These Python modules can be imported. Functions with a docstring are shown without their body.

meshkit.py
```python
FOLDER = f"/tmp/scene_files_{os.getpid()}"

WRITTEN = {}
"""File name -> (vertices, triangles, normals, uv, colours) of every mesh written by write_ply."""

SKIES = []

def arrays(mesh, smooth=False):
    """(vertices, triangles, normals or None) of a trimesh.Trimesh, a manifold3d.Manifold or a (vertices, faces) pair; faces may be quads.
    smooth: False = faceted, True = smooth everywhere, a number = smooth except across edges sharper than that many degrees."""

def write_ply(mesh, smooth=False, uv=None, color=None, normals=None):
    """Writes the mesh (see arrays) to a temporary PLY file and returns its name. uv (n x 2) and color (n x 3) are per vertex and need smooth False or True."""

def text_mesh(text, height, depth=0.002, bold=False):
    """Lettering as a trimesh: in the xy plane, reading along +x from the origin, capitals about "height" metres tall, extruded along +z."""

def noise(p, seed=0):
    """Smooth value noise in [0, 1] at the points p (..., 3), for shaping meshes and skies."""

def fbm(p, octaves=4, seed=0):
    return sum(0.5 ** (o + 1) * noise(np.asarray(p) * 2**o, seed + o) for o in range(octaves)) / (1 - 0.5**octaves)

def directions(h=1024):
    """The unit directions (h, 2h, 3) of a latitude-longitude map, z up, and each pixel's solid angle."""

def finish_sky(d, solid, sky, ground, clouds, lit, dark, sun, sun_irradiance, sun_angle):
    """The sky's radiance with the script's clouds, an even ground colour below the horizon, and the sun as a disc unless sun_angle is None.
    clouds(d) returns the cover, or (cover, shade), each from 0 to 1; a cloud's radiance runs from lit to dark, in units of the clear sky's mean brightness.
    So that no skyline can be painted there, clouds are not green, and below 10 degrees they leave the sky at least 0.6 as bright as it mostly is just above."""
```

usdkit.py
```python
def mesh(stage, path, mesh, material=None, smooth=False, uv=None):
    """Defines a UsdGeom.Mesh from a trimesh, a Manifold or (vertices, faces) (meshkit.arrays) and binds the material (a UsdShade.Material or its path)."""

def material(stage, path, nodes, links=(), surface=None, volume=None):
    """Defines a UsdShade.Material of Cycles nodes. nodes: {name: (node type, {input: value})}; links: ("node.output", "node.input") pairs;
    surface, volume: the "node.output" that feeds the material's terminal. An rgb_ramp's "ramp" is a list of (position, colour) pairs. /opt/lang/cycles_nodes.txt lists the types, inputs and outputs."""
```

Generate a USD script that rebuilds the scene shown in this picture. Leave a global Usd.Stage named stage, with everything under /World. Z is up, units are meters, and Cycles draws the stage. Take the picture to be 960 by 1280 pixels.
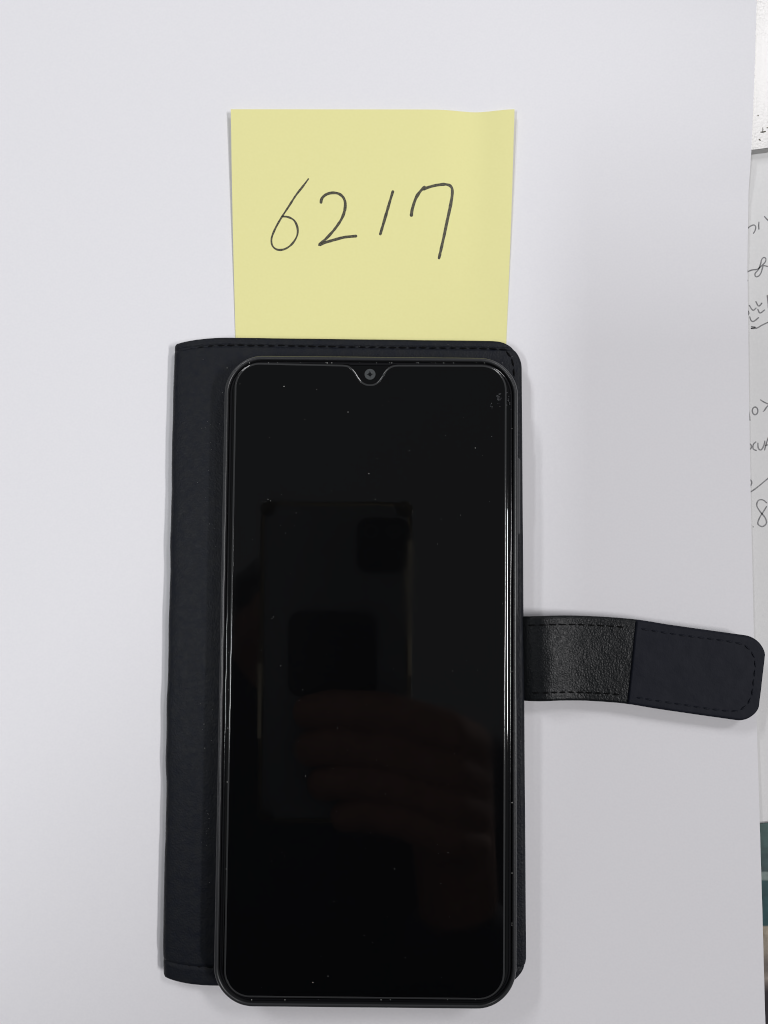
import math, random
import numpy as np
import trimesh, manifold3d, usdkit
from shapely.geometry import Polygon
from meshkit import fbm
from pxr import Usd, UsdGeom, UsdLux, UsdShade, Gf, Sdf

stage = Usd.Stage.CreateInMemory()
UsdGeom.SetStageUpAxis(stage, "Z")
UsdGeom.SetStageMetersPerUnit(stage, 1.0)
UsdGeom.Xform.Define(stage, "/World")
UsdGeom.Scope.Define(stage, "/World/Looks")
MM = 0.001
rng = random.Random(6217)
nrg = np.random.default_rng(6217)

# ------------------------------------------------------------------ camera
H = 214.0                       # lens height over the desk, mm
F = 961.0                       # focal length in photo pixels (960 wide)
TILT = math.atan(40.0 / F)
cam = UsdGeom.Camera.Define(stage, "/World/camera")
cam.CreateHorizontalApertureAttr(24.0)
cam.CreateVerticalApertureAttr(32.0)
cam.CreateFocalLengthAttr(24.0 * F / 960.0)
cam.CreateClippingRangeAttr(Gf.Vec2f(0.01, 50.0))
cam.CreateExposureAttr(0.0)
cx = UsdGeom.Xformable(cam)
cx.AddTranslateOp().Set(Gf.Vec3d(0, 0, H * MM))
cx.AddRotateXOp().Set(math.degrees(TILT))

# ------------------------------------------------------------------ lamps
def panel_lamp(name, x, y, z, w, l, power, colour):
    L = UsdLux.RectLight.Define(stage, "/World/" + name)
    L.CreateWidthAttr(w); L.CreateHeightAttr(l)
    L.CreateIntensityAttr(power)
    L.CreateColorAttr(Gf.Vec3f(*colour))
    UsdGeom.Xformable(L).AddTranslateOp().Set(Gf.Vec3d(x, y, z))
LK = 8.9
panel_lamp("ceiling_lamp", -1.35, 2.00, 2.0, 0.18, 1.0, 5.0 * LK, (0.98, 0.98, 1.0))
panel_lamp("ceiling_lamp_001", 1.05, 1.40, 2.0, 0.20, 0.5, 5.6 * LK, (1.0, 0.985, 1.0))
panel_lamp("ceiling_lamp_002", 1.45, -0.27, 2.0, 0.16, 0.75, 10.4 * LK, (1.0, 0.98, 0.985))
panel_lamp("ceiling_lamp_003", -1.00, -0.54, 2.0, 0.16, 0.6, 6.6 * LK, (0.96, 0.985, 1.0))

dome = UsdLux.DomeLight.Define(stage, "/World/room_light")
dm = usdkit.material(stage, "/World/Looks/room_light", {"b": ("background_shader", {"color": (0.93, 0.96, 1.0), "strength": 0.125})}, [], surface="b.background")
UsdShade.MaterialBindingAPI.Apply(dome.GetPrim()).Bind(dm)

# ------------------------------------------------------------------ helpers
def ray(px, py):
    a, b = (px - 480) / F, -(py - 640) / F
    c, s = math.cos(TILT), math.sin(TILT)
    return np.array([a, b * c + s, b * s - c])
def P(px, py, z=0.0):
    """the point (mm) at height z seen at a photo pixel: used to measure sizes and places from the photograph"""
    d = ray(px, py)
    return (np.array([0, 0, H]) + d * (z - H) / d[2])[:2]
def PS(px, py, zf):
    z = 0.0
    for _ in range(8):
        q = P(px, py, z); z = float(zf(q[0], q[1]))
    return np.array([q[0], q[1], z])

_used = {}
def path_of(name, parent):
    base = (parent if isinstance(parent, str) else str(parent.GetPath())) if parent is not None else "/World"
    n = _used.get((base, name), 0); _used[(base, name)] = n + 1
    return f"{base}/{name}" if n == 0 else f"{base}/{name}_{n:03d}"
def tag(p, label=None, cat=None, group=None, kind=None):
    for k, v in (("label", label), ("category", cat), ("group", group), ("kind", kind)):
        if v: p.SetCustomDataByKey(k, v)
    return p
def thing(name, label, cat, loc=(0, 0, 0), rotz=0, group=None):
    x = UsdGeom.Xform.Define(stage, path_of(name, None))
    x.AddTranslateOp().Set(Gf.Vec3d(*[float(c) * MM for c in loc]))
    if rotz: x.AddRotateZOp().Set(float(math.degrees(rotz)))
    return tag(x.GetPrim(), label, cat, group)
def obj(name, mesh, mat, parent=None, smooth=35, **kw):
    """mesh in millimetres"""
    if hasattr(mesh, "to_mesh"):
        m = mesh.to_mesh(); mesh = (m.vert_properties[:, :3], m.tri_verts)
    v, f = (mesh.vertices, mesh.faces) if hasattr(mesh, "vertices") else mesh
    v, f = np.asarray(v, float) * MM, np.asarray(f, int)
    if f.shape[1] == 4: f = np.vstack([f[:, [0, 1, 2]], f[:, [0, 2, 3]]])
    t = trimesh.Trimesh(v, f, process=False)
    m = usdkit.mesh(stage, path_of(name, parent), t, mat, smooth=smooth)
    return tag(m.GetPrim(), **kw)

def rrect(w, h, r, n=14):
    """counter-clockwise rounded rectangle about the origin"""
    pts = []
    for (sx, sy, a0) in ((1, 1, 0), (-1, 1, 90), (-1, -1, 180), (1, -1, 270)):
        for k in range(n + 1):
            a = math.radians(a0 + 90 * k / n)
            pts.append((sx * (w / 2 - r) + r * math.cos(a), sy * (h / 2 - r) + r * math.sin(a)))
    return np.array(pts)
def normals2(p):
    d1 = p - np.roll(p, 1, 0); d2 = np.roll(p, -1, 0) - p
    d = d1 / np.maximum(np.linalg.norm(d1, axis=1, keepdims=True), 1e-9) + d2 / np.maximum(np.linalg.norm(d2, axis=1, keepdims=True), 1e-9)
    d /= np.maximum(np.linalg.norm(d, axis=1, keepdims=True), 1e-9)
    return np.stack([d[:, 1], -d[:, 0]], 1)
def triangulate(p):
    v, f = trimesh.creation.triangulate_polygon(Polygon(p), engine="earcut")
    from scipy.spatial import cKDTree
    _, i = cKDTree(p).query(v)
    f = i[f]
    a = p[f]; cr = (a[:, 1, 0] - a[:, 0, 0]) * (a[:, 2, 1] - a[:, 0, 1]) - (a[:, 1, 1] - a[:, 0, 1]) * (a[:, 2, 0] - a[:, 0, 0])
    f[cr < 0] = f[cr < 0][:, ::-1]
    return f[np.abs(cr) > 1e-12]
def loft(p, rings, cap0=True, cap1=True):
    """outline p (counter-clockwise) swept through rings of (inset, z), bottom to top"""
    n, N = normals2(p), len(p)
    v = np.vstack([np.column_stack([p - n * i, np.full(N, z)]) for i, z in rings])
    f = []
    for k in range(len(rings) - 1):
        a = np.arange(N) + k * N; b = np.roll(np.arange(N), -1) + k * N
        f += [np.column_stack([a, b, b + N]), np.column_stack([a, b + N, a + N])]
    tri = triangulate(p)
    if cap0: f.append(tri[:, ::-1])
    if cap1: f.append(tri + (len(rings) - 1) * N)
    return v, np.vstack(f)
def arc(i0, z0, i1, z1, n=5, out=True):
    """quarter round between two ring stations"""
    r = []
    for k in range(n + 1):
        a = math.pi / 2 * k / n
        r.append((i0 + (i1 - i0) * (1 - math.cos(a)), z0 + (z1 - z0) * math.sin(a)) if out else (i0 + (i1 - i0) * math.sin(a), z0 + (z1 - z0) * (1 - math.cos(a))))
    return r
def cat(parts):
    vs, fs, o = [], [], 0
    for v, f in parts:
        f = np.asarray(f)
        if f.shape[1] == 4: f = np.vstack([f[:, [0, 1, 2]], f[:, [0, 2, 3]]])
        vs.append(np.asarray(v, float)); fs.append(f + o); o += len(v)
    return np.vstack(vs), np.vstack(fs)
def crom(pts, step=0.25, closed=False):
    """Catmull-Rom through points, resampled evenly"""
    p = np.asarray(pts, float)
    q = np.vstack([2 * p[0] - p[1], p, 2 * p[-1] - p[-2]])
    out = []
    for i in range(1, len(q) - 2):
        t = np.linspace(0, 1, 12, endpoint=False)[:, None]
        a, b, c, d = q[i - 1], q[i], q[i + 1], q[i + 2]
        out.append(0.5 * (2 * b + (c - a) * t + (2 * a - 5 * b + 4 * c - d) * t**2 + (3 * b - a - 3 * c + d) * t**3))
    out = np.vstack(out + [p[-1:]])
    s = np.r_[0, np.cumsum(np.linalg.norm(np.diff(out, axis=0), axis=1))]
    m = max(3, int(s[-1] / step) + 1)
    u = np.linspace(0, s[-1], m)
    return np.column_stack([np.interp(u, s, out[:, k]) for k in range(out.shape[1])])
def ink(px_pts, zf, width, seed=0, lift=0.03, taper=(0.6, 0.6), rough=0.22):
    """a pen stroke lying on the surface zf: a thin film with the pen's uneven width"""
    w = np.array([PS(x, y, zf)[:2] for x, y in px_pts])
    c = crom(w, 0.22)
    d = np.gradient(c, axis=0); d /= np.maximum(np.linalg.norm(d, axis=1, keepdims=True), 1e-9)
    nn = np.stack([-d[:, 1], d[:, 0]], 1)
    s = np.linspace(0, 1, len(c))
    hw = width / 2 * (1 - rough + 2 * rough * fbm(np.column_stack([c * 0.9, np.full(len(c), seed * 3.1)]), 3, seed))
    dist = np.arange(len(c)) * 0.22
    hw *= np.minimum(1, taper[0] + dist / (width * 1.2)) * np.minimum(1, taper[1] + dist[::-1] / (width * 1.2))
    L, R = c + nn * hw[:, None], c - nn * hw[:, None]
    def lifted(a, up): return np.column_stack([a, np.array([zf(x, y) for x, y in a]) + up])
    tl, tr, bl, br = lifted(L, lift), lifted(R, lift), lifted(L, 0.004), lifted(R, 0.004)
    n = len(c); v = np.vstack([tl, tr, bl, br]); f = []
    for i in range(n - 1):
        a, b = i, i + 1
        f += [(a, n + a, n + b), (a, n + b, b), (a, b, 2 * n + b), (a, 2 * n + b, 2 * n + a), (n + a, 3 * n + a, 3 * n + b), (n + a, 3 * n + b, n + b)]
    f += [(0, 2 * n, 3 * n), (0, 3 * n, n), (n - 1, 2 * n - 1, 4 * n - 1), (n - 1, 4 * n - 1, 3 * n - 1)]
    return v, np.array(f)
def grid_sheet(X, Y, Z, th):
    """closed thin sheet over a grid of points (rows, cols)"""
    r, c = X.shape; n = r * c
    top = np.column_stack([X.ravel(), Y.ravel(), Z.ravel()]); bot = top - [0, 0, th]
    i = np.arange(n).reshape(r, c)
    q = np.stack([i[:-1, :-1], i[:-1, 1:], i[1:, 1:], i[1:, :-1]], -1).reshape(-1, 4)
    e = np.r_[i[0, :], i[1:, -1], i[-1, -2::-1], i[-2:0:-1, 0]]
    e2 = np.roll(e, -1)
    side = np.column_stack([e, e + n, e2 + n, e2])
    f = np.vstack([q, (q + n)[:, ::-1], side])
    v = np.vstack([top, bot])
    a = v[q[0]]
    if np.cross(a[1] - a[0], a[2] - a[0])[2] < 0: f = f[:, ::-1]
    return v, f
sstep = lambda a, b, x: (lambda t: t * t * (3 - 2 * t))(np.clip((np.asarray(x, float) - a) / (b - a), 0, 1))

# ------------------------------------------------------------------ materials
def mat(name, col, rough=0.5, noise=None, bumps=(), extra=None, colvar=None, roughvar=None):
    """bumps: (kind, scale per metre, strength, distance in metres); colvar: (scale, colour a, colour b); roughvar: (scale, low, high)"""
    nodes = {"g": ("texture_coordinate", {}), "p": ("principled_bsdf", {"base_color": col, "roughness": rough, **(extra or {})})}
    links, prev = [], None
    for k, (kind, sc, st, dist) in enumerate(bumps):
        if kind == "noise":
            nodes[f"t{k}"] = ("noise_texture", {"scale": sc, "detail": 4.0, "roughness": 0.6}); out = "fac"
        elif kind == "crackle":
            nodes[f"t{k}"] = ("voronoi_texture", {"feature": "distance_to_edge", "scale": sc}); out = "distance"
        else:
            nodes[f"t{k}"] = ("voronoi_texture", {"feature": "smooth_f1", "scale": sc, "smoothness": 0.6}); out = "distance"
        nodes[f"b{k}"] = ("bump", {"strength": st, "distance": dist})
        links += [("g.object", f"t{k}.vector"), (f"t{k}.{out}", f"b{k}.height")]
        if prev: links.append((prev, f"b{k}.normal"))
        prev = f"b{k}.normal"
    if prev: links.append((prev, "p.normal"))
    if colvar:
        nodes["cn"] = ("noise_texture", {"scale": colvar[0], "detail": 5.0, "roughness": 0.6})
        nodes["cr"] = ("rgb_ramp", {"ramp": [(0.3, colvar[1]), (0.7, colvar[2])]})
        links += [("g.object", "cn.vector"), ("cn.fac", "cr.fac"), ("cr.color", "p.base_color")]
    if roughvar:
        nodes["rn"] = ("noise_texture", {"scale": roughvar[0], "detail": 5.0, "roughness": 0.65})
        nodes["rm"] = ("map_range", {"from_min": 0.35, "from_max": 0.7, "to_min": roughvar[1], "to_max": roughvar[2], "clamp": True})
        links += [("g.object", "rn.vector"), ("rn.fac", "rm.value"), ("rm.result", "p.roughness")]
    return usdkit.material(stage, "/World/Looks/" + name, nodes, links, surface="p.BSDF")

M = {}
M["paper"] = mat("white_paper", (0.80, 0.795, 0.825), 0.75, bumps=[("noise", 2600, 0.25, 0.00006)], colvar=(1800, (0.788, 0.783, 0.813), (0.818, 0.812, 0.838)), extra={"specular_ior_level": 0.25})
M["paper_notes"] = mat("note_paper", (0.70, 0.70, 0.70), 0.75, bumps=[("noise", 2600, 0.25, 0.00006)], colvar=(1200, (0.715, 0.715, 0.715), (0.745, 0.745, 0.742)), extra={"specular_ior_level": 0.25})
M["yellow"] = mat("yellow_paper", (0.82, 0.79, 0.385), 0.7, bumps=[("noise", 2400, 0.3, 0.00008)], colvar=(1500, (0.81, 0.775, 0.355), (0.83, 0.795, 0.375)), extra={"specular_ior_level": 0.25})
M["pen"] = mat("pen_ink", (0.05, 0.047, 0.04), 0.5, colvar=(2600, (0.016, 0.016, 0.016), (0.13, 0.12, 0.07)))
M["pencil"] = mat("grey_pen_ink", (0.11, 0.11, 0.115), 0.55, colvar=(2200, (0.11, 0.11, 0.115), (0.28, 0.28, 0.29)))
M["leather"] = mat("black_leather", (0.012, 0.014, 0.018), 0.5, extra={"specular_ior_level": 0.2}, bumps=[("noise", 260, 0.3, 0.0007), ("pebble", 1900, 0.4, 0.00018), ("noise", 2600, 0.35, 0.00012)], colvar=(500, (0.0048, 0.0064, 0.0118), (0.0100, 0.0112, 0.0138)), roughvar=(900, 0.48, 0.62))
M["leather_grain"] = mat("grained_leather", (0.0066, 0.0078, 0.009), 0.4, extra={"specular_ior_level": 0.17}, bumps=[("crackle", 1350, 0.5, 0.0002), ("noise", 500, 0.35, 0.0004), ("noise", 2600, 0.35, 0.00012)], roughvar=(1200, 0.29, 0.44))
M["leather_navy"] = mat("navy_lining", (0.0105, 0.0125, 0.021), 0.65, bumps=[("noise", 180, 0.3, 0.0008), ("noise", 3000, 0.3, 0.0001)], colvar=(400, (0.0040, 0.0054, 0.0115), (0.0068, 0.0082, 0.0150)), extra={"specular_ior_level": 0.2})
M["thread"] = mat("black_thread", (0.0022, 0.0022, 0.0025), 0.8, extra={"specular_ior_level": 0.12})
M["tray"] = mat("black_plastic_tray", (0.026, 0.027, 0.029), 0.3, bumps=[("noise", 2500, 0.12, 0.00004)])
M["gloss"] = mat("black_gloss_frame", (0.006, 0.006, 0.007), 0.12)
M["glass"] = mat("black_display_glass", (0.0022, 0.0023, 0.0026), 0.03, roughvar=(60, 0.015, 0.07))
M["film"] = mat("screen_protector_glass", (0.0022, 0.0023, 0.0026), 0.03, roughvar=(45, 0.015, 0.08))
M["film_edge"] = mat("protector_edge", (0.035, 0.036, 0.037), 0.12, roughvar=(60, 0.08, 0.13))
M["button"] = mat("dark_grey_button", (0.045, 0.046, 0.05), 0.35)
M["lens_ring"] = mat("grey_lens_ring", (0.045, 0.05, 0.052), 0.45)
M["lens"] = mat("lens_glass", (0.004, 0.005, 0.006), 0.05)
M["dust"] = mat("grey_dust", (0.24, 0.24, 0.23), 0.8)
M["smudge"] = mat("grey_smudge", (0.035, 0.036, 0.04), 0.7)
M["silver"] = mat("silver_metal", (0.40, 0.397, 0.39), 0.35, bumps=[("noise", 1500, 0.35, 0.0001)], extra={"metallic": 0.5, "specular_ior_level": 0.3})
M["desk"] = mat("desk_top", (0.42, 0.42, 0.43), 0.5, bumps=[("noise", 900, 0.2, 0.0001)])

# ------------------------------------------------------------------ setting: the desk
desk = loft(rrect(900, 660, 4), [(1.0, -20)] + arc(0, -1.0, 1.0, 0.0, 3))
desk[0][:, 1] += 100
obj("desk", desk, M["desk"], label="pale grey desk top under the papers", cat="desk", kind="structure")

# ------------------------------------------------------------------ papers
# white backing sheet: right edge measured in the photograph, curling up at its corners
EDGE = [(-40, 951), (0, 949), (100, 943), (190, 936), (240, 934), (330, 933), (500, 934.5), (640, 938), (800, 942), (900, 945), (1030, 949), (1150, 953), (1280, 958), (1320, 959)]
ex0 = P(933.5, 420, 0.9)[0]
SL = 0.004                                             # the sheet lies very slightly turned
def edge_x(y): return ex0 + SL * (y - 60)
_ey, _ez = [], []
for py, px in EDGE:
    lo, hi = 0.7, 40.0
    for _ in range(40):
        m_ = (lo + hi) / 2
        q = P(px, py, m_)
        if edge_x(q[1]) < q[0]: lo = m_          # still short of the observed column: raise it
        else: hi = m_
    q = P(px, py, lo); _ey.append(q[1]); _ez.append(lo)
_o = np.argsort(_ey); _ey, _ez = np.array(_ey)[_o], np.array(_ez)[_o]
_ez = np.convolve(np.pad(_ez, 2, mode="edge"), np.ones(5) / 5, "valid")
XL = ex0 - 226.0
def sheet_z(x, y):
    u = np.clip((edge_x(y) - x) / 70.0, 0, 1)
    e = np.interp(y, _ey, _ez)
    lift = (e - 0.7) * (1 - u) ** 2.2
    und = 0.10 * np.sin(np.asarray(x) * 0.035 + 1.0) * np.sin(np.asarray(y) * 0.028)
    return 0.8 + lift + und
YT, YB = 160.0, -137.0
vv, uu = np.meshgrid(np.linspace(YB, YT, 130), np.linspace(0, 1, 110), indexing="ij")
SX = XL + SL * (vv - 60) + uu * 226.0
obj("white_sheet", grid_sheet(SX, vv, sheet_z(SX, vv), 0.1), M["paper"], smooth=40,
    label="large plain white paper sheet lying under the phone case and yellow note", cat="paper sheet")

# sheet with handwriting, half hidden beneath the white one
nz = 0.30
a, b, c, d = P(880, 186, nz), P(1130, 156, nz), P(1150, 1004, nz), P(890, 1034, nz)
def bil(s, t): return (1 - t) * ((1 - s) * d + s * c) + t * ((1 - s) * a + s * b)
S, T = np.meshgrid(np.linspace(0, 1, 24), np.linspace(0, 1, 60), indexing="ij")
G = np.array([[bil(s, t) for s, t in zip(r1, r2)] for r1, r2 in zip(S, T)])
hw_paper = thing("notes_sheet", "white paper with grey pen handwriting peeking out at the right", "paper")
obj("sheet", grid_sheet(G[..., 0], G[..., 1], np.full(S.shape, nz), 0.1), M["paper_notes"], hw_paper)
flat = lambda z: (lambda x, y: z)
def hx(pts): return [(860 + X / 2.91, 240 + Y / 2.91) for X, Y in pts]
def circ(cx_, cy_, rx, ry, a0=80, sweep=380, n=12):
    return [(cx_ + rx * math.cos(math.radians(a0 + sweep * k / n)), cy_ - ry * math.sin(math.radians(a0 + sweep * k / n))) for k in range(n + 1)]
HW = [
    [[(202, 140), (214, 149), (206, 160)], [(215, 134), (226, 125), (239, 120), (246, 126), (244, 140), (237, 152)], [(258, 108), (257, 122), (258, 137)], [(277, 88), (286, 98), (300, 112)], [(292, 150), (298, 158)]],
    [[(200, 302), (216, 291), (232, 284), (252, 281), (264, 272), (280, 256), (283, 243), (276, 238), (268, 246), (264, 262), (256, 282), (244, 297), (247, 308), (258, 305), (266, 293), (271, 276), (276, 268), (296, 273)],
     [(203, 272), (215, 284), (208, 300)], [(206, 314), (217, 322), (206, 331)]],
    [circ(213, 440, 8, 9), [(222, 411), (236, 430), (249, 421)], [(246, 397), (257, 415), (270, 403)], [(224, 452), (230, 468), (240, 470), (258, 456)], [(253, 425), (262, 440), (280, 428)], [(288, 374), (291, 400), (293, 425)],
     [(229, 489), (246, 492), (228, 496), (250, 495), (268, 485), (300, 470)]],
    [[(204, 810), (214, 788), (219, 775), (221, 800), (226, 832)], circ(244, 796, 10, 14), [(273, 797), (275, 799)], [(262, 755), (278, 765), (298, 774)], [(300, 768), (286, 783), (276, 797)]],
    [[(206, 905), (215, 922), (210, 942)], circ(223, 926, 8, 10), [(248, 908), (238, 918), (237, 934), (250, 941)], [(254, 912), (256, 932), (266, 938), (276, 922), (280, 904)], [(278, 940), (288, 905), (298, 880)], [(281, 922), (298, 918)]],
    [[(214, 1046), (227, 1047), (232, 1058), (226, 1070), (214, 1074)], [(214, 1099), (240, 1083), (262, 1066), (298, 1036)]],
    [[(288, 1132), (272, 1120), (256, 1122), (250, 1140), (262, 1162), (280, 1184), (285, 1205), (270, 1217), (254, 1206), (262, 1182), (276, 1160), (287, 1142)], [(236, 1217), (239, 1219)], [(219, 1224), (221, 1236)]],
]
for k, strokes in enumerate(HW):
    obj("handwriting", cat([ink(hx(s), flat(nz), 0.37, 40 + 10 * k + j, 0.02) for j, s in enumerate(strokes)]), M["pencil"], hw_paper, smooth=False)

# printed leaflet at the lower right: flat print of dull teal, a pale strip, beige and dark brown
lz = 0.52
la, lb_, lc, ld = P(900, 1036, lz), P(1080, 1014, lz), P(1100, 1330, lz), P(905, 1345, lz)
leaf_nodes = {
    "g": ("geometry", {}), "s": ("separate_xyz", {}), "n": ("noise_texture", {"scale": 45.0, "detail": 4.0}),
    "nm": ("map_range", {"from_min": 0.3, "from_max": 0.7, "to_min": -0.0011, "to_max": 0.0011}),
    "ad": ("math", {"math_type": "add"}), "mr": ("map_range", {"from_min": P(950, 1030, lz)[1] * MM, "from_max": P(950, 1280, lz)[1] * MM, "to_min": 0.0, "to_max": 1.0}),
    "r": ("rgb_ramp", {"ramp": [(0, (0.045, 0.100, 0.092)), (0.16, (0.042, 0.092, 0.086)), (0.17, (0.032, 0.072, 0.072)), (0.255, (0.036, 0.068, 0.07)), (0.262, (0.20, 0.255, 0.24)), (0.298, (0.19, 0.245, 0.23)), (0.306, (0.015, 0.066, 0.072)), (0.49, (0.012, 0.062, 0.072)), (0.515, (0.013, 0.062, 0.07)), (0.522, (0.34, 0.29, 0.22)), (0.62, (0.33, 0.285, 0.225)), (0.70, (0.16, 0.135, 0.12)), (0.77, (0.27, 0.23, 0.20)), (0.81, (0.10, 0.08, 0.075)), (0.84, (0.022, 0.017, 0.022)), (1, (0.018, 0.014, 0.02))]}),
    "n2": ("noise_texture", {"scale": 420.0, "detail": 5.0, "roughness": 0.65}), "r2": ("rgb_ramp", {"ramp": [(0.25, (0.62, 0.62, 0.62)), (0.75, (1.2, 1.2, 1.2))]}),
    "m": ("mix_color", {"blend_type": "multiply", "fac": 1.0}), "p": ("principled_bsdf", {"roughness": 0.5, "specular_ior_level": 0.3})}
M["leaflet"] = usdkit.material(stage, "/World/Looks/leaflet_print", leaf_nodes, [("g.position", "s.vector"), ("g.position", "n.vector"), ("n.fac", "nm.value"), ("s.y", "ad.value1"), ("nm.result", "ad.value2"), ("ad.value", "mr.value"), ("mr.result", "r.fac"), ("g.position", "n2.vector"), ("n2.fac", "r2.fac"), ("r.color", "m.a"), ("r2.color", "m.b"), ("m.result", "p.base_color")], surface="p.BSDF")
quad = np.array([ld, lc, lb_, la])
obj("printed_leaflet", loft(quad, [(0, lz - 0.18), (0, lz)]), M["leaflet"], smooth=False,
    label="teal, beige and dark brown printed leaflet under the sheet, lower right", cat="leaflet")

# silver metal panel at the upper right, with small dark marks
sz = 3.2
sa, sb_, sc_, sd = P(890, -60, sz), P(1120, -90, sz), P(1130, 163, sz), P(900, 193, sz)
silver = thing("silver_panel", "bright silver metal panel with tiny dark marks at the upper right", "metal panel")
obj("panel", loft(np.array([sd, sc_, sb_, sa]), [(0.2, nz + 0.02), (0, nz + 0.25), (0, sz - 0.2), (0.2, sz)]), M["silver"], silver, smooth=20)
def sxp(pts): return [(800 + X / 4, Y / 4) for X, Y in pts]
for k, s in enumerate([[(587, 577), (594, 579)], [(614, 636), (614, 650), (613, 660)], [(602, 661), (616, 660), (629, 657)], [(594, 696), (600, 700), (603, 703)], [(633, 638), (639, 639)]]):
    obj("printed_mark", ink(sxp(s), flat(sz), 0.22 if k == 1 else 0.42, 90 + k, 0.02), M["pen"], silver, smooth=False)

# ------------------------------------------------------------------ yellow sticky note
n_bot_z, n_top_z = 1.1, 3.0
tl, tr = P(288.5, 136.5, n_top_z), P(643, 137, n_top_z - 0.3)
bl, br = P(294.5, 424, n_bot_z), P(633, 424, n_bot_z)
ylen = 76.0
frac = (tl[1] - bl[1]) / ylen
def note_pt(s, t):
    """s across, t from the case edge (0) to the curled top edge (1), negative under the case"""
    L_ = bl + (tl - bl) * t; R_ = br + (tr - br) * t
    p = L_ + (R_ - L_) * s
    bow = 0.35 * math.sin(math.pi * np.clip(t, 0, 1))
    p = p + np.array([bow * (0.5 - s) * -1.2, 0])
    z = n_bot_z + (n_top_z - n_bot_z) * max(t, 0) ** 1.7 - 0.3 * max(t, 0) ** 2 * s + 0.35 * sstep(0.78, 1.0, s) * max(t, 0.0) - 1.5 * math.exp(-((s - 0.87) / 0.085) ** 2) * max(t, 0)
    return p[0], p[1], z
S, T = np.meshgrid(np.linspace(0, 1, 60), np.linspace(-0.12, 1, 60), indexing="ij")
N3 = np.array([[note_pt(s, t) for s, t in zip(r1, r2)] for r1, r2 in zip(S, T)])
from scipy.interpolate import LinearNDInterpolator
_ni = LinearNDInterpolator(N3[..., :2].reshape(-1, 2), N3[..., 2].ravel(), fill_value=3.0)
note_z = lambda x, y: float(_ni(x, y))
note = thing("sticky_note", "square yellow sticky note with handwritten black number, tucked under the case", "sticky note")
obj("note_paper", grid_sheet(N3[..., 0], N3[..., 1], N3[..., 2], 0.1), M["yellow"], note)
def dx(pts): return [(200 + X / 2, 100 + Y / 2) for X, Y in pts]
D6 = [[(372, 246), (358, 265), (340, 288), (322, 316), (303, 345), (288, 372), (279, 396), (281, 414), (293, 424), (311, 423), (329, 411), (342, 391), (344, 371), (336, 352), (321, 343), (304, 341)]]
D2 = [[(402, 309), (405, 296), (416, 286), (433, 282), (450, 286), (461, 299), (463, 318), (456, 343), (439, 370), (417, 395), (398, 412), (414, 406), (438, 399), (462, 393), (493, 390)]]
D1 = [[(583, 276), (574, 306), (563, 344), (550, 388)]]
D7 = [[(628, 342), (631, 322), (640, 295), (652, 277), (664, 266)], [(656, 274), (672, 268), (692, 263), (714, 261), (727, 266), (731, 280), (727, 310), (718, 352), (709, 395), (697, 448)]]
for nm, strokes, w in (("6", D6, 0.55), ("2", D2, 0.78), ("1", D1, 0.78), ("7", D7, 0.82)):
    obj("digit", cat([ink(dx(s), note_z, w, 7 + ord(nm) + j, 0.03, rough=0.35) for j, s in enumerate(strokes)]), M["pen"], note, smooth=False, label="handwritten number " + nm)

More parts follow.
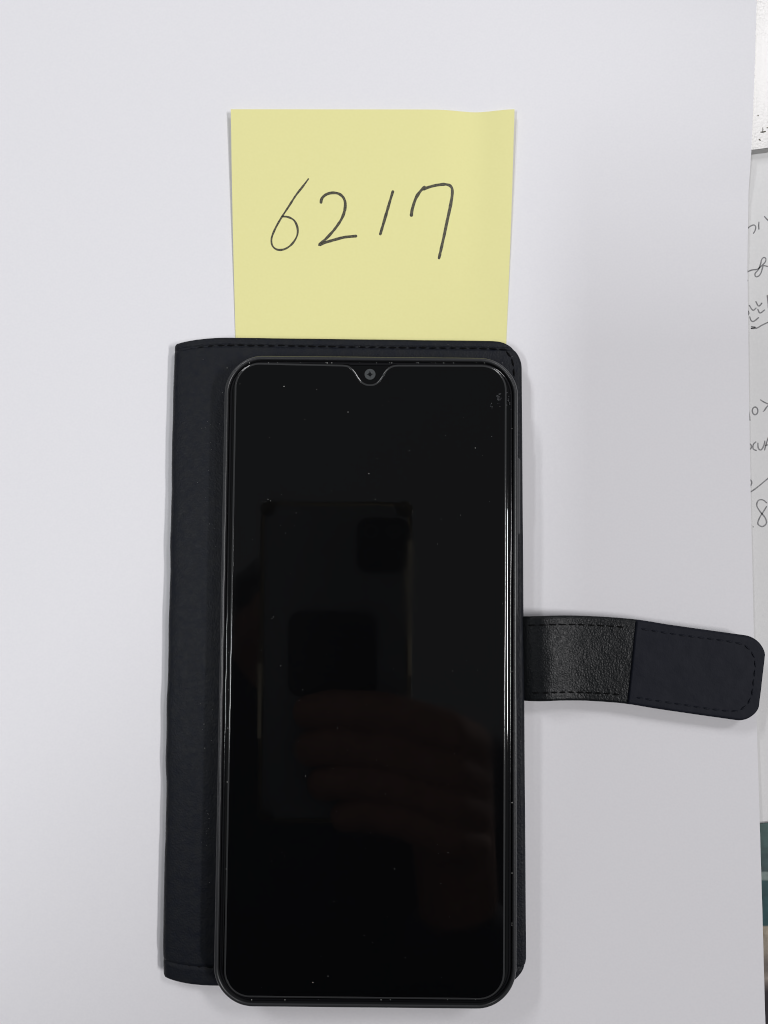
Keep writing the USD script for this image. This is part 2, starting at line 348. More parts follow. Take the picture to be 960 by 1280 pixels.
# ------------------------------------------------------------------ leather wallet case, folded open behind the phone
ZU, ZL, HT = 5.3, 2.2, 1.25              # centre heights of the two leather boards, half thickness
case = thing("wallet_case", "black leather wallet phone case folded back under the phone, strap out right", "phone case")
sil = [(425, 219.5), (500, 216.8), (600, 214.6), (700, 212.6), (850, 210), (1000, 207.2), (1100, 205.2), (1200, 204.2), (1240, 204.5)]
_sy, _sx = zip(*[(P(px, py, 3.6)[1], P(px, py, 3.6)[0]) for py, px in sil])
_sy, _sx = np.array(_sy)[::-1], np.array(_sx)[::-1]
def spine_x(y): return np.interp(y, _sy, _sx)
y_top, y_bot = P(480, 426.0, 6.3)[1], P(480, 1233, 6.3)[1]
x_r = P(655.5, 800, 6.3)[0]
RC = 7.5
A_SP = 13.5                               # how far the spine bulges out past the boards
def right_x(y):
    for ye, sg in ((y_top, 1), (y_bot, -1)):
        dd = RC - sg * (ye - y)
        if dd > 0: return x_r - RC + math.sqrt(max(RC * RC - dd * dd, 0))
    return x_r
def groove(y):
    g = 0
    for y0 in (y_top - 2.3, y_bot + 5.0):
        g = g - 0.34 * np.exp(-((y - y0) / 0.45) ** 2)
    return g
def top_z(x, y):
    xs = spine_x(y) + HT
    x0 = xs + A_SP
    zc, b = (ZU + ZL) / 2, (ZU - ZL) / 2
    if x >= x0: return ZU + HT + groove(y)
    u = min(1, (x0 - x) / A_SP)
    return zc + b * (1 - u ** 2.0) ** 0.5 + HT * (1 - 0.25 * u) + groove(y)
def deform(x, y):
    """the boards are not quite square: top edge dips towards the right, spine drawn in a little at its ends"""
    u = np.clip((spine_x(y) + HT + A_SP - x) / A_SP, 0, 1)
    ee = np.abs((y - (y_top + y_bot) / 2) / ((y_top - y_bot) / 2)) ** 6 * np.sign(y - (y_top + y_bot) / 2)
    return y + 1.0 * np.clip((x_r - x) / 80, 0, 1) * sstep(-20, y_top, y) - 1.25 * u ** 2 * ee
def section(y, hs):
    """closed outline (x,z) of the folded leather at station y; hs scales the thickness near the ends"""
    xs = spine_x(y) + HT; x0 = xs + A_SP; xr = right_x(y) - HT
    xr = max(xr, x0 + 4)
    zc, b = (ZU + ZL) / 2, (ZU - ZL) / 2
    c = [(xr + (x0 - xr) * k / 16, ZU) for k in range(16)]
    for k in range(25):
        a_ = math.pi * k / 24
        cs, sn = math.cos(a_), math.sin(a_)
        c.append((x0 - A_SP * abs(sn) ** (2 / 2.0), zc + b * math.copysign(abs(cs) ** (2 / 2.0), cs)))
    c += [(x0 + (xr - x0) * k / 16, ZL) for k in range(1, 17)]
    c = np.array(c)
    t = np.gradient(c, axis=0); t /= np.maximum(np.linalg.norm(t, axis=1, keepdims=True), 1e-9)
    n = np.stack([t[:, 1], -t[:, 0]], 1)          # outward for the upper board = up
    n = -n if n[0, 1] < 0 else n
    h = HT * hs
    out = c + n * h; inn = c - n * h
    e1 = [(c[-1, 0] + h * math.cos(q) , c[-1, 1] + h * math.sin(q)) for q in np.linspace(-math.pi / 2, math.pi / 2, 6)[1:-1]]
    e0 = [(c[0, 0] + h * math.cos(q), c[0, 1] + h * math.sin(q)) for q in np.linspace(-math.pi / 2, math.pi / 2, 6)[1:-1]]
    return np.vstack([out, e1, inn[::-1], e0])
ys = [(y_bot + 0.9 * (1 - math.cos(q)), math.sin(q) * 0.75 + 0.25) for q in np.linspace(0, math.pi / 2, 6)]
mid = np.unique(np.concatenate([np.linspace(y_bot + 1.2, y_top - 1.2, 90), np.linspace(y_top - 3.6, y_top - 1.2, 12), np.linspace(y_bot + 1.2, y_bot + 8, 26), np.linspace(y_top - RC, y_top - 1, 14)]))
ys += [(y, 1.0) for y in mid] + [(y_top - 0.9 * (1 - math.cos(q)), math.sin(q) * 0.75 + 0.25) for q in np.linspace(0, math.pi / 2, 6)[::-1]]
secs = [section(y, h) for y, h in ys]
m_ = len(secs[0])
V = np.vstack([np.column_stack([s[:, 0], np.full(m_, y), s[:, 1] + (groove(y) * (s[:, 1] > 3.6))]) for (y, h), s in zip(ys, secs)])
V[:, 2] += 0.28 * (fbm(np.column_stack([V[:, 0] * 0.10, V[:, 1] * 0.045, V[:, 2] * 0.0]), 3, 5) - 0.5) * sstep(2.0, 6.0, V[:, 2]) * 1.6
V[:, 0] += 0.9 * (fbm(np.column_stack([V[:, 1] * 0.07, V[:, 2] * 0.1, V[:, 2] * 0]), 3, 9) - 0.5) * sstep(-45, -58, V[:, 0])
fs = []
for k in range(len(ys) - 1):
    a_ = np.arange(m_) + k * m_; b_ = np.roll(np.arange(m_), -1) + k * m_
    fs.append(np.column_stack([a_, b_, b_ + m_, a_ + m_]))
F4 = np.vstack(fs); F3 = np.vstack([F4[:, [0, 1, 2]], F4[:, [0, 2, 3]]])
for k, flip in ((0, 1), (len(ys) - 1, 0)):
    pl = Polygon(secs[k]); pp = secs[k]
    t_ = triangulate(pp)
    F3 = np.vstack([F3, (t_[:, ::-1] if flip else t_) + k * m_])
tm = trimesh.Trimesh(V, F3, process=False)
if tm.volume < 0: tm.invert()
tm.vertices[:, 1] = deform(np.array(tm.vertices[:, 0]), np.array(tm.vertices[:, 1]))
obj("leather_cover", tm, M["leather"], case, smooth=50)

def stitch(p, q, r=0.16):
    """one lockstitch: a short thread hump between two needle holes"""
    p, q = np.asarray(p, float), np.asarray(q, float)
    d_ = q - p; l = np.linalg.norm(d_); d_ = d_ / l
    s_ = np.cross(d_, [0, 0, 1.0]); s_ /= np.linalg.norm(s_); u_ = np.cross(s_, d_)
    vs, f = [], []
    for k, t in enumerate((0, 0.25, 0.5, 0.75, 1)):
        up = r * (1.1 * math.sin(math.pi * t) - 0.35); w = r * (0.55 + 0.5 * math.sin(math.pi * t))
        for a_ in np.linspace(0, 2 * math.pi, 6, endpoint=False):
            vs.append(p + d_ * l * t + s_ * w * math.cos(a_) + u_ * (up + w * 0.8 * math.sin(a_)))
    for k in range(4):
        for j in range(6):
            a_, b_ = k * 6 + j, k * 6 + (j + 1) % 6
            f += [(a_, b_, b_ + 6), (a_, b_ + 6, a_ + 6)]
    for j in range(1, 5): f += [(0, j + 1, j), (24, 24 + j, 24 + j + 1)]
    return np.array(vs), np.array(f)
st = []
def run_stitches(pts, zf, pitch=2.75, r=0.21, skip=0.0):
    c_ = crom(pts, 0.05); s_ = np.arange(len(c_)) * 0.05
    k = 0.2
    out = []
    while k + pitch < s_[-1]:
        i, j = int(k / 0.05), int((k + pitch - 0.55) / 0.05)
        a_, b_ = c_[i], c_[min(j, len(c_) - 1)]
        jit = nrg.normal(0, 0.05, 2)
        out.append(stitch((a_[0], float(deform(a_[0], a_[1])) + jit[0], zf(*a_) + 0.05), (b_[0], float(deform(b_[0], b_[1])) + jit[1], zf(*b_) + 0.05), r))
        k += pitch
    return out
tz = lambda x, y: top_z(x, y)
xs_t = spine_x(y_top - 2.3) + 0.9
st += run_stitches([(xs_t, y_top - 2.5), (xs_t + 20, y_top - 2.2), (x_r - 40, y_top - 2.3), (x_r - RC, y_top - 2.3), (x_r - 4.4, y_top - 3.4), (x_r - 2.6, y_top - 6), (x_r - 2.3, y_top - 12)], tz)
st += run_stitches([(spine_x(y_bot + 5) + 0.8, y_bot + 5.2), (spine_x(y_bot + 5) + 8, y_bot + 4.9), (spine_x(y_bot + 5) + 24, y_bot + 5.0)], tz)
obj("stitching", cat(st), M["thread"], case, smooth=False, kind="stuff")

# closing strap: grained leather arching out of the fold, then a stiff lined end
def sx_z(u):      # height of the strap's centre along its length in mm
    return np.interp(u, [0, 3, 6, 9, 12, 15, 18, 22, 27, 32, 45, 60, 72], [2.9, 4.8, 6.4, 6.9, 6.6, 6.05, 5.75, 5.65, 5.75, 5.9, 6.2, 6.7, 7.1])
p0, p1, p2, p3 = P(636, 823, 3.6), P(700, 822.5, 6.5), P(778, 826, 5.6), P(951.5, 850.5, 7.0)
pl_ = crom([p0, p1, p2 + (0, 0.1), p2 + (p3 - p2) * 0.35, p3], 0.5)
pl_[:, 1] += 0
sl_ = np.r_[0, np.cumsum(np.linalg.norm(np.diff(pl_, axis=0), axis=1))]
LEN = sl_[-1]
from scipy.ndimage import gaussian_filter1d
_uz = np.linspace(0, LEN, 300); _zz = gaussian_filter1d(sx_z(_uz), 6)
def strap_pt(u, v):
    q = np.array([np.interp(u, sl_, pl_[:, 0]), np.interp(u, sl_, pl_[:, 1])])
    q2 = np.array([np.interp(u + 0.6, sl_, pl_[:, 0]), np.interp(u + 0.6, sl_, pl_[:, 1])]); q1 = np.array([np.interp(u - 0.6, sl_, pl_[:, 0]), np.interp(u - 0.6, sl_, pl_[:, 1])])
    t = (q2 - q1) / np.linalg.norm(q2 - q1)
    n = np.array([-t[1], t[0]])
    return (*(q + n * v), float(np.interp(u, _uz, _zz)))
WH = 11.35
def strap_piece(u0, u1, half, th, r_end, lift=0.0, round0=False, n_u=70, n_v=25, edge=0.55):
    """leather strip between u0 and u1 with softly rounded edges; ends rounded to radius r_end at u1"""
    us = np.concatenate([np.linspace(u0, u1 - r_end, n_u), u1 - r_end + r_end * np.sin(np.linspace(0, math.pi / 2, 13))[1:]])
    us[-1] -= 0.02
    rows_t, rows_b = [], []
    for i, u in enumerate(us):
        k = max(0.0, u - (u1 - r_end))
        hw = half - r_end + math.sqrt(max(r_end * r_end - k * k, 0.0)) if k > 0 else half
        du = min(u1 - u, u - u0 if round0 else 1e9)
        rt, rb = [], []
        for v in np.sin(np.linspace(-math.pi / 2, math.pi / 2, n_v)) * hw:
            e = min(hw - abs(v), du)
            k_ = math.sqrt(max(0, 1 - (1 - min(1, max(e, 0) / edge)) ** 2))
            x, y, z = strap_pt(u, v)
            tt = th * (1.0 if u > 6 else 0.45 + 0.55 * max(u, 0) / 6)
            rt.append((x, y, z + lift + tt / 2 * k_)); rb.append((x, y, z + lift - tt / 2 * k_))
        rows_t.append(rt); rows_b.append(rb)
    Tt, Bb = np.array(rows_t), np.array(rows_b)
    r_, c_ = Tt.shape[:2]; n = r_ * c_; i = np.arange(n).reshape(r_, c_)
    q = np.stack([i[:-1, :-1], i[:-1, 1:], i[1:, 1:], i[1:, :-1]], -1).reshape(-1, 4)
    e = np.r_[i[0, :], i[1:, -1], i[-1, -2::-1], i[-2:0:-1, 0]]; e2 = np.roll(e, -1)
    f = np.vstack([q, (q + n)[:, ::-1], np.column_stack([e, e + n, e2 + n, e2])])
    t3 = trimesh.Trimesh(np.vstack([Tt.reshape(-1, 3), Bb.reshape(-1, 3)]), np.vstack([f[:, [0, 1, 2]], f[:, [0, 2, 3]]]), process=False)
    t3.vertices[:, 2] += 0.30 * (fbm(t3.vertices * [0.13, 0.13, 0], 3, 21) - 0.5)
    if t3.volume < 0: t3.invert()
    return t3
u_fold = float(np.interp(P(788, 826, 5.6)[0], pl_[:, 0], sl_))
obj("strap", strap_piece(0, u_fold + 2.0, WH, 1.5, 0.8), M["leather_grain"], case, smooth=50, label="grained glossy first half of the closing strap")
obj("strap_end", strap_piece(u_fold - 0.3, LEN, WH, 2.0, 5.6, lift=0.15, round0=True), M["leather_navy"], case, smooth=50, label="matt navy black lined end of the closing strap")
def strap_st(uv, th, lift):
    o = []
    c_ = crom(uv, 0.05); k = 0.3; s_ = np.arange(len(c_)) * 0.05
    while k + 2.5 < s_[-1]:
        a_, b_ = c_[int(k / 0.05)], c_[int((k + 1.95) / 0.05)]
        A, B = strap_pt(*a_), strap_pt(*b_)
        up = lift + th / 2 + 0.0
        za = 0.30 * (fbm(np.array([[A[0] * 0.13, A[1] * 0.13, 0], [B[0] * 0.13, B[1] * 0.13, 0]]), 3, 21) - 0.5)
        o.append(stitch((A[0], A[1], A[2] + up + za[0]), (B[0], B[1], B[2] + up + za[1]), 0.21)); k += 2.5
    return o
ss = strap_st([(5, 9.0), (12, 9.0), (u_fold - 0.8, 9.0)], 1.5, 0) + strap_st([(5, -9.0), (12, -9.0), (u_fold - 0.8, -9.0)], 1.5, 0)
obj("strap_stitching", cat(ss), M["thread"], case, smooth=False, kind="stuff")
ss = strap_st([(u_fold + 1, 9.1), (u_fold + 12, 9.1), (LEN - 8, 9.1), (LEN - 4.2, 7.6), (LEN - 2.6, 4.6), (LEN - 2.5, 0), (LEN - 2.6, -4.6), (LEN - 4.2, -7.6), (LEN - 8, -9.1), (u_fold + 12, -9.1), (u_fold + 1, -9.1)], 2.0, 0.15)
obj("strap_stitching", cat(ss), M["leather_navy"], case, smooth=False, kind="stuff")

# ------------------------------------------------------------------ the phone in its plastic tray
ZT = 14.2                                  # top of the rim
TL, TR, BL, BR = P(281.0, 445.0, ZT), P(648.0, 445.0, ZT), P(265.0, 1260.5, ZT), P(646.5, 1263, ZT)
c_ph = (TL + TR + BL + BR) / 4
up_ = (TL + TR - BL - BR) / 2; rot = math.atan2(-up_[0], up_[1])
PW = (np.linalg.norm(TR - TL) + np.linalg.norm(BR - BL)) / 2; PH = np.linalg.norm(up_)
def loc(px, py, z):
    q = P(px, py, z) - c_ph; c0, s0 = math.cos(-rot), math.sin(-rot)
    return np.array([q[0] * c0 - q[1] * s0, q[0] * s0 + q[1] * c0])
ZB = ZU + HT + 0.05                        # underside of the tray: on the leather
phone = thing("smartphone", "black smartphone with blank glossy screen and teardrop camera notch, in wallet case", "phone", (c_ph[0], c_ph[1], ZB), rot)
h = ZT - ZB
RT = 10.2
# tray: rounded soft plastic wall with an inner lip
tray_out = rrect(PW, PH, RT, 20)
tray = loft(tray_out, [(1.2, 0)] + arc(0.9, 0.0, 0.0, 1.6, 4, False)[1:] + [(0.0, h - 1.1)] + arc(0.0, h - 1.1, 0.75, h - 0.15, 5) + arc(0.75, h - 0.15, 1.15, h - 0.5, 3, False)[1:] + [(1.25, h - 2.0), (1.25, 0.9)])
# cavity floor is the last cap
obj("tray", tray, M["tray"], phone, smooth=40)
# body frame and 2.5D glass
body = rrect(PW - 2.7, PH - 2.7, RT - 1.3, 20)
obj("frame", loft(body, [(0.6, 1.0), (0.0, 1.6), (0.0, h - 1.15)] + arc(0.0, h - 1.15, 0.5, h - 0.75, 5) + [(0.9, h - 0.75)]), M["gloss"], phone, smooth=40)
glassp = rrect(PW - 3.9, PH - 3.9, RT - 1.9, 20)
obj("screen_glass", loft(glassp, [(0.0, h - 0.95)] + [(0.0, h - 0.80)] + [(0.1, h - 0.66), (0.25, h - 0.56)] + [(0.25 + 1.0 * k / 8, h - 0.56 + 0.21 * (1 - (1 - k / 8) ** 2)) for k in range(1, 9)] + [(1.7, h - 0.345)]), M["glass"], phone, smooth=40)
# tempered glass protector with the teardrop notch
zf_ = h - 0.345 + 0.02; zp = zf_ + 0.32
zabs = ZB + zp
q1, q2, q3, q4 = loc(294, 455, zabs), loc(634, 455, zabs), loc(279.5, 1247, zabs), loc(630, 1249.5, zabs)
fx0, fx1, fy1, fy0 = (q1[0] + q3[0]) / 2, (q2[0] + q4[0]) / 2, (q1[1] + q2[1]) / 2, (q3[1] + q4[1]) / 2
FW, FH = fx1 - fx0, fy1 - fy0
base = rrect(FW, FH, 6.6, 16) + [(fx0 + fx1) / 2, (fy0 + fy1) / 2]
nc = loc(462.5, 467.5, zabs)                       # front camera centre
nb = loc(462.5, 480.3, zabs)[1]
notch = []
for X, Y in [(428, 456.0), (434, 456.8), (439, 459.5), (444, 465), (448, 471.5), (452, 476.5), (457, 479.6), (462.5, 480.4), (468, 479.6), (473, 476.3), (477, 471), (480.5, 465), (485.5, 459.8), (491, 456.9), (497, 456.0)]:
    notch.append(loc(X, Y, zabs))
notch = crom(np.array(notch), 0.35)
notch[:, 1] = np.minimum(notch[:, 1], fy1)
# insert the notch into the top edge (outline runs counter-clockwise: the top edge from right to left)
i0 = 16                                            # last point of the top right corner
film = np.vstack([base[:i0 + 1], notch[::-1], base[i0 + 1:]])
obj("screen_protector", loft(film, [(0.0, zf_), (0.0, zp - 0.16), (0.36, zp)]), M["film"], phone, smooth=25)
nf = normals2(film); N_ = len(film)
ev = np.vstack([np.column_stack([film + nf * 0.05, np.full(N_, zf_)]), *[np.column_stack([film + nf * (0.06 - i_), np.full(N_, z_)]) for i_, z_ in [(0, zp - 0.15)] + [(0.05 + 0.42 * k / 6, zp - 0.075 + 0.09 * (1 - (1 - k / 6) ** 2)) for k in range(7)]], np.column_stack([film - nf * 0.43, np.full(N_, zp + 0.002)])])
ef = []
for k in range(9):
    a_ = np.arange(N_) + k * N_; b_ = np.roll(np.arange(N_), -1) + k * N_
    ef.append(np.column_stack([a_, b_, b_ + N_, a_ + N_]))
obj("protector_edge", (ev, np.vstack(ef)), M["film_edge"], phone, smooth=60)
# front camera
def disc(r0, r1, z0, z1, n=40):
    a_ = np.linspace(0, 2 * math.pi, n, endpoint=False); o = np.column_stack([np.cos(a_), np.sin(a_)])
    v = np.vstack([np.column_stack([o * r, np.full(n, z)]) for r, z in ((r1, z0), (r1, z1), (r0, z1), (r0, z0))])
    f = []
    for k in range(4):
        a2 = np.arange(n) + k * n; b2 = np.roll(np.arange(n), -1) + k * n; kk = ((k + 1) % 4 - k) * n
        f.append(np.column_stack([a2, b2, b2 + kk, a2 + kk]))
    return v, np.vstack(f)
zc_ = h - 0.33
v_, f_ = disc(0.42, 1.42, zc_ - 0.03, zc_ + 0.03); v_ = v_ + [nc[0], nc[1], 0]
fc = obj("front_camera", (v_, f_), M["lens_ring"], phone, smooth=False)
dome_ = trimesh.creation.icosphere(2, 0.55); dome_.vertices *= [1, 1, 0.12]; dome_.vertices += [nc[0], nc[1], zc_ + 0.005]
obj("lens", dome_, M["lens"], fc)
for k in range(4):
    a_ = math.radians(90 * k + 4)
    bx = trimesh.creation.box((0.42, 0.16, 0.03)); bx.apply_translation((0.62, 0, 0)); bx.apply_transform(trimesh.transformations.rotation_matrix(a_, [0, 0, 1]))
    bx.apply_translation((nc[0], nc[1], zc_ + 0.035))
    obj("lens_mark", bx, M["lens"], fc, smooth=False)
# side buttons on the right
for (ya, yb, dz) in ((572, 668, -2.0),):
    a_, b_ = loc(648, ya, ZT)[1], loc(648, yb, ZT)[1]
    bt = loft(rrect(1.2, a_ - b_, 0.5, 5), [(0.2, h - 4.2), (0.0, h - 3.9), (0.0, h - 1.5), (0.3, h - 1.15)])
    bt[0][:, 0] += PW / 2 + 0.15; bt[0][:, 1] += (a_ + b_) / 2
    obj("side_button", bt, M["button"], phone, smooth=30)
# earpiece slot at the top
sl2 = loft(rrect(11, 0.5, 0.24, 5), [(0, h - 0.60), (0.0, h - 0.33)]); sl2[0][:, 1] += PH / 2 - 2.1; sl2[0][:, 0] += nc[0]
obj("earpiece", sl2, M["gloss"], phone, smooth=False)

# dust specks and the greasy mark near the upper right corner
def speck(x, y, z, r, s):
    t = trimesh.creation.icosphere(1, r); rr = np.random.default_rng(s)
    t.vertices *= 1 + rr.uniform(-0.35, 0.35, t.vertices.shape); t.vertices *= [rr.uniform(0.7, 1.5), rr.uniform(0.7, 1.5), 0.45]
    t.vertices += [x, y, z]; return t.vertices, t.faces
sp = []
known = [(355, 483, 1.6), (396, 487, 1.2), (435, 515, 1.0), (594, 560, 1.3), (512, 563, 1.0), (461, 592, 1.3), (557, 544, 0.8), (337, 547, 0.8), (352, 618, 0.9), (342, 771, 1.0), (351, 832, 1.1), (422, 910, 1.1), (493, 1086, 1.1), (391, 1228, 1.3), (410, 1220, 0.9), (466, 1178, 0.7), (340, 773, 0.7), (547, 680, 0.8), (471, 742, 0.6), (300, 480, 0.7), (484, 957, 0.6), (335, 624, 0.9), (338, 626, 0.8)]
for k, (px, py, r) in enumerate(known):
    q = loc(px, py, zabs); sp.append(speck(q[0], q[1], zp + 0.02, r * 0.085, k))
for k in range(70):
    px, py = rng.uniform(296, 634), rng.uniform(462, 1242)
    q = loc(px, py, zabs); sp.append(speck(q[0], q[1], zp + 0.01, rng.uniform(0.02, 0.055), 100 + k))
for k in range(40):                                  # caught along the protector's edge
    t = rng.random(); side = rng.choice("ltrttb")
    px, py = {"l": (290 - 9 * t, 475 + 750 * t), "r": (640, 475 + 750 * t), "t": (300 + 330 * t, 453.5), "b": (300 + 320 * t, 1250)}[side]
    q = loc(px, py, zabs); sp.append(speck(q[0], q[1], zp - 0.08, rng.uniform(0.05, 0.12), 300 + k))
obj("dust", cat(sp), M["dust"], phone, smooth=False, kind="stuff")
sm = []
for k in range(46):
    px, py = (623 + rng.gauss(0, 1.6), 498 + rng.gauss(0, 3.6)) if k < 24 else ((636 + rng.gauss(0, 2.2), 502 + rng.gauss(0, 7)) if k < 40 else (614 + rng.gauss(0, 1.0), 507 + rng.gauss(0, 2)))
    q = loc(px, py, zabs); sm.append(speck(q[0], q[1], zp + 0.0 if px < 632 else zp - 0.1, rng.uniform(0.04, 0.15), 400 + k))
obj("smudge", cat(sm), M["smudge"], phone, smooth=False, kind="stuff", label="small greasy grey mark by the upper right corner")
# lint on the leather
sp = []
for k, (px, py) in enumerate([(234, 483), (254, 450), (284, 460), (278, 491), (225, 514), (227, 542), (275, 530), (238, 559), (247, 603), (217, 636), (254, 638), (244, 656), (234, 684), (262, 655), (213, 1103), (262, 1103), (256, 935), (255, 905)] + [(rng.uniform(215, 275), rng.uniform(445, 1200)) for _ in range(60)] + [(258 + rng.gauss(0, 3), 1020 + rng.gauss(0, 14)) for _ in range(22)]):
    x, y, z = PS(px, py, lambda x, y: top_z(x, y))
    if x < spine_x(y) + 1.5: continue
    sp.append(speck(x, y, z + 0.10, rng.uniform(0.07, 0.13) if k < 18 else rng.uniform(0.03, 0.07), 600 + k))
for k, (px, py) in enumerate([(449, 433), (455, 436), (321, 424.5), (560, 431), (610, 433), (640, 446)]):
    x, y, z = PS(px, py, lambda x, y: top_z(x, y)); sp.append(speck(x, y, z + 0.03, rng.uniform(0.05, 0.09), 700 + k))
obj("lint", cat(sp), M["dust"], case, smooth=False, kind="stuff")

# ------------------------------------------------------------------ the photographer, seen as a dim reflection in the screen
def Hd(x, y, z):
    """a point of the frame of the held phone (its back faces the desk) in world mm"""
    c0, s0 = math.cos(TILT), math.sin(TILT)
    return np.array([x, y * c0 - z * s0, H + y * s0 + z * c0])
def held(mesh):
    v, f = (mesh.vertices, mesh.faces) if hasattr(mesh, "vertices") else mesh
    return np.array([Hd(*p) for p in v]), f
M["held_back"] = mat("grey_phone_back", (0.17, 0.18, 0.19), 0.25)
M["held_dark"] = mat("dark_phone_parts", (0.012, 0.013, 0.016), 0.3)
M["clear_case"] = usdkit.material(stage, "/World/Looks/clear_bumper", {"t": ("translucent_bsdf", {"color": (0.75, 0.66, 0.45)}), "p": ("principled_bsdf", {"base_color": (0.06, 0.06, 0.055), "roughness": 0.15}), "m": ("mix_closure", {"fac": 0.5})}, [("p.BSDF", "m.closure1"), ("t.BSDF", "m.closure2")], surface="m.closure")
M["skin"] = mat("skin", (0.34, 0.18, 0.13), 0.75, colvar=(120, (0.30, 0.16, 0.115), (0.38, 0.205, 0.15)), extra={"specular_ior_level": 0.2})
M["jacket"] = mat("navy_jacket", (0.012, 0.016, 0.032), 0.85, bumps=[("noise", 700, 0.4, 0.0006)])
M["hair"] = mat("black_hair", (0.008, 0.007, 0.007), 0.45, bumps=[("noise", 900, 0.8, 0.001)])
hp = thing("held_phone", "grey phone in clear bumper case held up, mirrored in the dark screen", "held phone")
hcx, hcy, HW_, HH_ = (-66 + 14.5) / 2, (23 - 142) / 2, 80.5, 165
off = lambda m: held((np.asarray(m[0]) + [hcx, hcy, 0], m[1]))
obj("back", off(loft(rrect(HW_ - 4, HH_ - 4, 9), arc(1.2, 4.0, 0.0, 5.0, 4, False) + [(0, 11.4), (0.6, 12.0)])), M["held_back"], hp)
v_, f_ = loft(rrect(HW_, HH_, 11), [(1.7, 3.6)] + arc(1.2, 3.0, 0.0, 4.4, 4, False) + [(0, 11.6), (0.6, 12.4), (1.9, 12.4), (1.95, 3.6)], False, False)
obj("bumper", off((v_, f_)), M["clear_case"], hp)
for sx in (-1, 1):
    for sy in (-1, 1):
        t = trimesh.Trimesh(*loft(rrect(15, 15, 6.5), arc(1.4, 2.6, 0, 4.4, 4, False) + [(0, 12.0), (0.8, 12.8)]), process=False)
        t.vertices += [sx * (HW_ / 2 - 6.4), sy * (HH_ / 2 - 6.4), 0]
        ring = manifold3d.Manifold(manifold3d.Mesh(t.vertices.astype(np.float32), t.faces.astype(np.uint32))) if False else None
        c_ = trimesh.creation.icosphere(3, 5.0); c_.vertices *= [1, 1, 1.0]; c_.vertices += [sx * (HW_ / 2 - 4.4), sy * (HH_ / 2 - 4.4), 7.6]
        obj("corner_bumper", off((c_.vertices, c_.faces)), M["clear_case"], hp, smooth=True)
M["glint"] = mat("painted_glint", (0.90, 0.80, 0.56), 0.3)  # pale gold colour stands in for light glinting through the clear bumper
for sx, ya, yb in ((1, -8, 62), (-1, -40, -2)):  # thin strips added along the sides to carry the painted glint
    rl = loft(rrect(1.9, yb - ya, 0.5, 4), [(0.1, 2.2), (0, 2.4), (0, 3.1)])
    obj("glint_strip", off((rl[0] + [sx * (HW_ / 2 - 0.9), (ya + yb) / 2, 0], rl[1])), M["glint"], hp, smooth=False)
cmod = obj("camera_module", off((lambda m: (m[0] + [25.2, 59.5, 0], m[1]))(loft(rrect(27, 29, 6), arc(0.8, 2.6, 0, 3.4, 4, False) + [(0, 4.2)]))), M["held_dark"], hp)
for lx, ly in ((-6, 7), (-6, -5), (6, 7), (6, -5)):
    v_, f_ = disc(2.6, 3.6, 2.3, 2.7); obj("lens", off((v_ + [25.2 + lx, 59.5 + ly, 0], f_)), M["button"], cmod)
obj("grip_pad", off((lambda m: (m[0] + [-1.2, 3.0, 0], m[1]))(loft(rrect(47, 44, 7), arc(1.0, 2.0, 0, 3.0, 4, False) + [(0, 4.2)]))), M["held_dark"], hp)

def ball(p, r, n=24):
    return manifold3d.Manifold.sphere(float(r), n).translate([float(c) for c in p])
def bone(p, r, q, s):
    return manifold3d.Manifold.batch_hull([ball(p, r), ball(q, s)])
def chain(js):
    return [bone(js[i][0], js[i][1], js[i + 1][0], js[i + 1][1]) for i in range(len(js) - 1)]
def skinned(bones, edge, it):
    m = manifold3d.Manifold.batch_boolean(bones, manifold3d.OpType.Add).refine_to_length(edge).to_mesh()
    t = trimesh.Trimesh(m.vert_properties[:, :3], m.tri_verts, process=True)
    trimesh.smoothing.filter_taubin(t, iterations=it); return t
W = lambda x, y, z: np.array([x, y, z], float)
def hulls(*groups): return [manifold3d.Manifold.batch_hull([ball(p, r) for p, r in g]) for g in groups]
wr = Hd(40, -226, 44); el, sh = W(170, -420, 200), W(72, -225, 478)
hand = []
for y_, l_, r_ in ((-82, 1.12, 10.6), (-100, 1.1, 11.0), (-117, 1.0, 10.6), (-133, 0.82, 9.8)):
    hand += chain([(Hd(45, y_ - 24, 18), r_ + 2.0), (Hd(31, y_ - 13, -3), r_ + 1.0), (Hd(31 - 27 * l_, y_ - 3, -6.5), r_), (Hd(31 - 52 * l_, y_ - 1, -5.0), r_ - 1.2), (Hd(31 - 62 * l_, y_ - 3, -4.0), r_ - 2)])
hand += hulls([(Hd(45, -106, 18), 12), (Hd(44, -162, 20), 11), (wr, 19), (Hd(48, -190, 34), 14)], [(Hd(36, -180, 32), 17), (Hd(26, -150, 27), 12), (wr, 18)])
hand += chain([(Hd(30, -165, 29), 13), (Hd(22, -128, 26), 10.5), (Hd(8, -104, 22.5), 9), (Hd(-4, -92, 21), 7)])
ht = skinned(hand, 3.2, 14)
hm = manifold3d.Manifold(manifold3d.Mesh(ht.vertices.astype(np.float32), ht.faces.astype(np.uint32)))
hc = W(-74, -104, 530)                    # head, face turned down to the phone
fw = np.array([0, 0.30, -0.954]); upv = np.array([0, 0.954, 0.30])     # face direction, crown direction
hp_ = lambda r_, u_, f_: hc + np.array([r_, 0, 0]) + upv * u_ + fw * f_
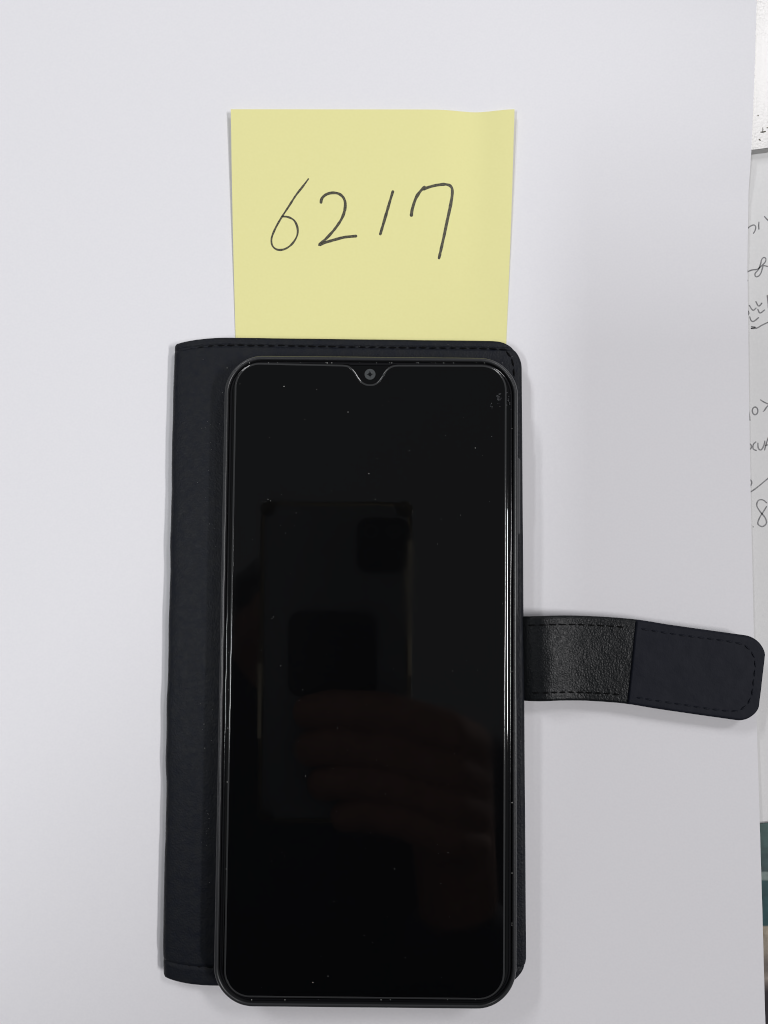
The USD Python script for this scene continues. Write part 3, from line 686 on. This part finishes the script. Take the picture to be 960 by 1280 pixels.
head = hulls([(hp_(0, 25, -8), 76), (hp_(0, 15, -20), 74), (hp_(0, -10, 20), 62)], [(hp_(0, 10, 20), 64), (hp_(0, -78, 48), 24), (hp_(-32, -55, 22), 26), (hp_(32, -55, 22), 26)],
    [(hp_(0, 8, 82), 7), (hp_(0, -26, 92), 11), (hp_(-12, -28, 82), 7), (hp_(12, -28, 82), 7)], [(hp_(-22, -52, 68), 7), (hp_(22, -52, 68), 7), (hp_(0, -52, 76), 7)], [(hp_(-36, 14, 66), 8), (hp_(36, 14, 66), 8), (hp_(0, 18, 78), 8)])
for sx in (-1, 1):
    head += hulls([(hp_(sx * 78, 12, -6), 8), (hp_(sx * 80, -24, -4), 6), (hp_(sx * 82, 6, -16), 6)])
nk0, nk1 = hp_(0, -60, -25), W(-68, -240, 480)
core = lambda k: hulls([(W(-30, -290, 430), 80 + k), (W(-20, -520, 220), 120 + k), (W(58, -225, 465), 58 + k), (W(-165, -165, 490), 58 + k)], [(W(-110, -520, 180), 100 + k), (W(70, -520, 180), 100 + k), (W(-20, -560, -60), 130 + k), (W(-100, -540, -80), 110 + k), (W(60, -540, -80), 110 + k)])
larm = [(W(-165, -170, 490), 60), (W(-320, -350, 260), 48), (W(-300, -300, 60), 38), (W(-290, -270, 35), 30)]
arms = lambda k: chain([(sh, 60 + k), (el, 46 + k), (wr + (el - wr) * 0.03, 30 + k)]) + chain([(p, r + k) for p, r in larm])
body = skinned(head + [bone(nk0, 54, nk1, 62)] + core(0) + arms(0) + chain([(el, 46), (wr + (el - wr) * 0.2, 29), (wr, 21)]), 11, 10)
bm = manifold3d.Manifold(manifold3d.Mesh(body.vertices.astype(np.float32), body.faces.astype(np.uint32)))
man = thing("person", "person in a dark navy jacket leaning over to hold the phone, mirrored in the screen", "person")
obj("body", bm + hm, M["skin"], man, smooth=True)
jk = skinned(core(9) + arms(9) + [bone(nk1 + (nk0 - nk1) * 0.18, 66, nk1, 74)], 12, 10)
jk.vertices += (fbm(jk.vertices * 0.02, 3, 3)[:, None] - 0.5) * 10 * jk.vertex_normals
obj("jacket", jk, M["jacket"], man, smooth=True)
hr = skinned(hulls([(hp_(0, 34, -16), 82), (hp_(0, 20, -34), 78), (hp_(0, -30, -34), 66)]), 6, 6)
hr.vertices += (fbm(hr.vertices * 0.06, 3, 8)[:, None] - 0.5) * 9 * hr.vertex_normals
obj("hair", hr, M["hair"], man, smooth=True)
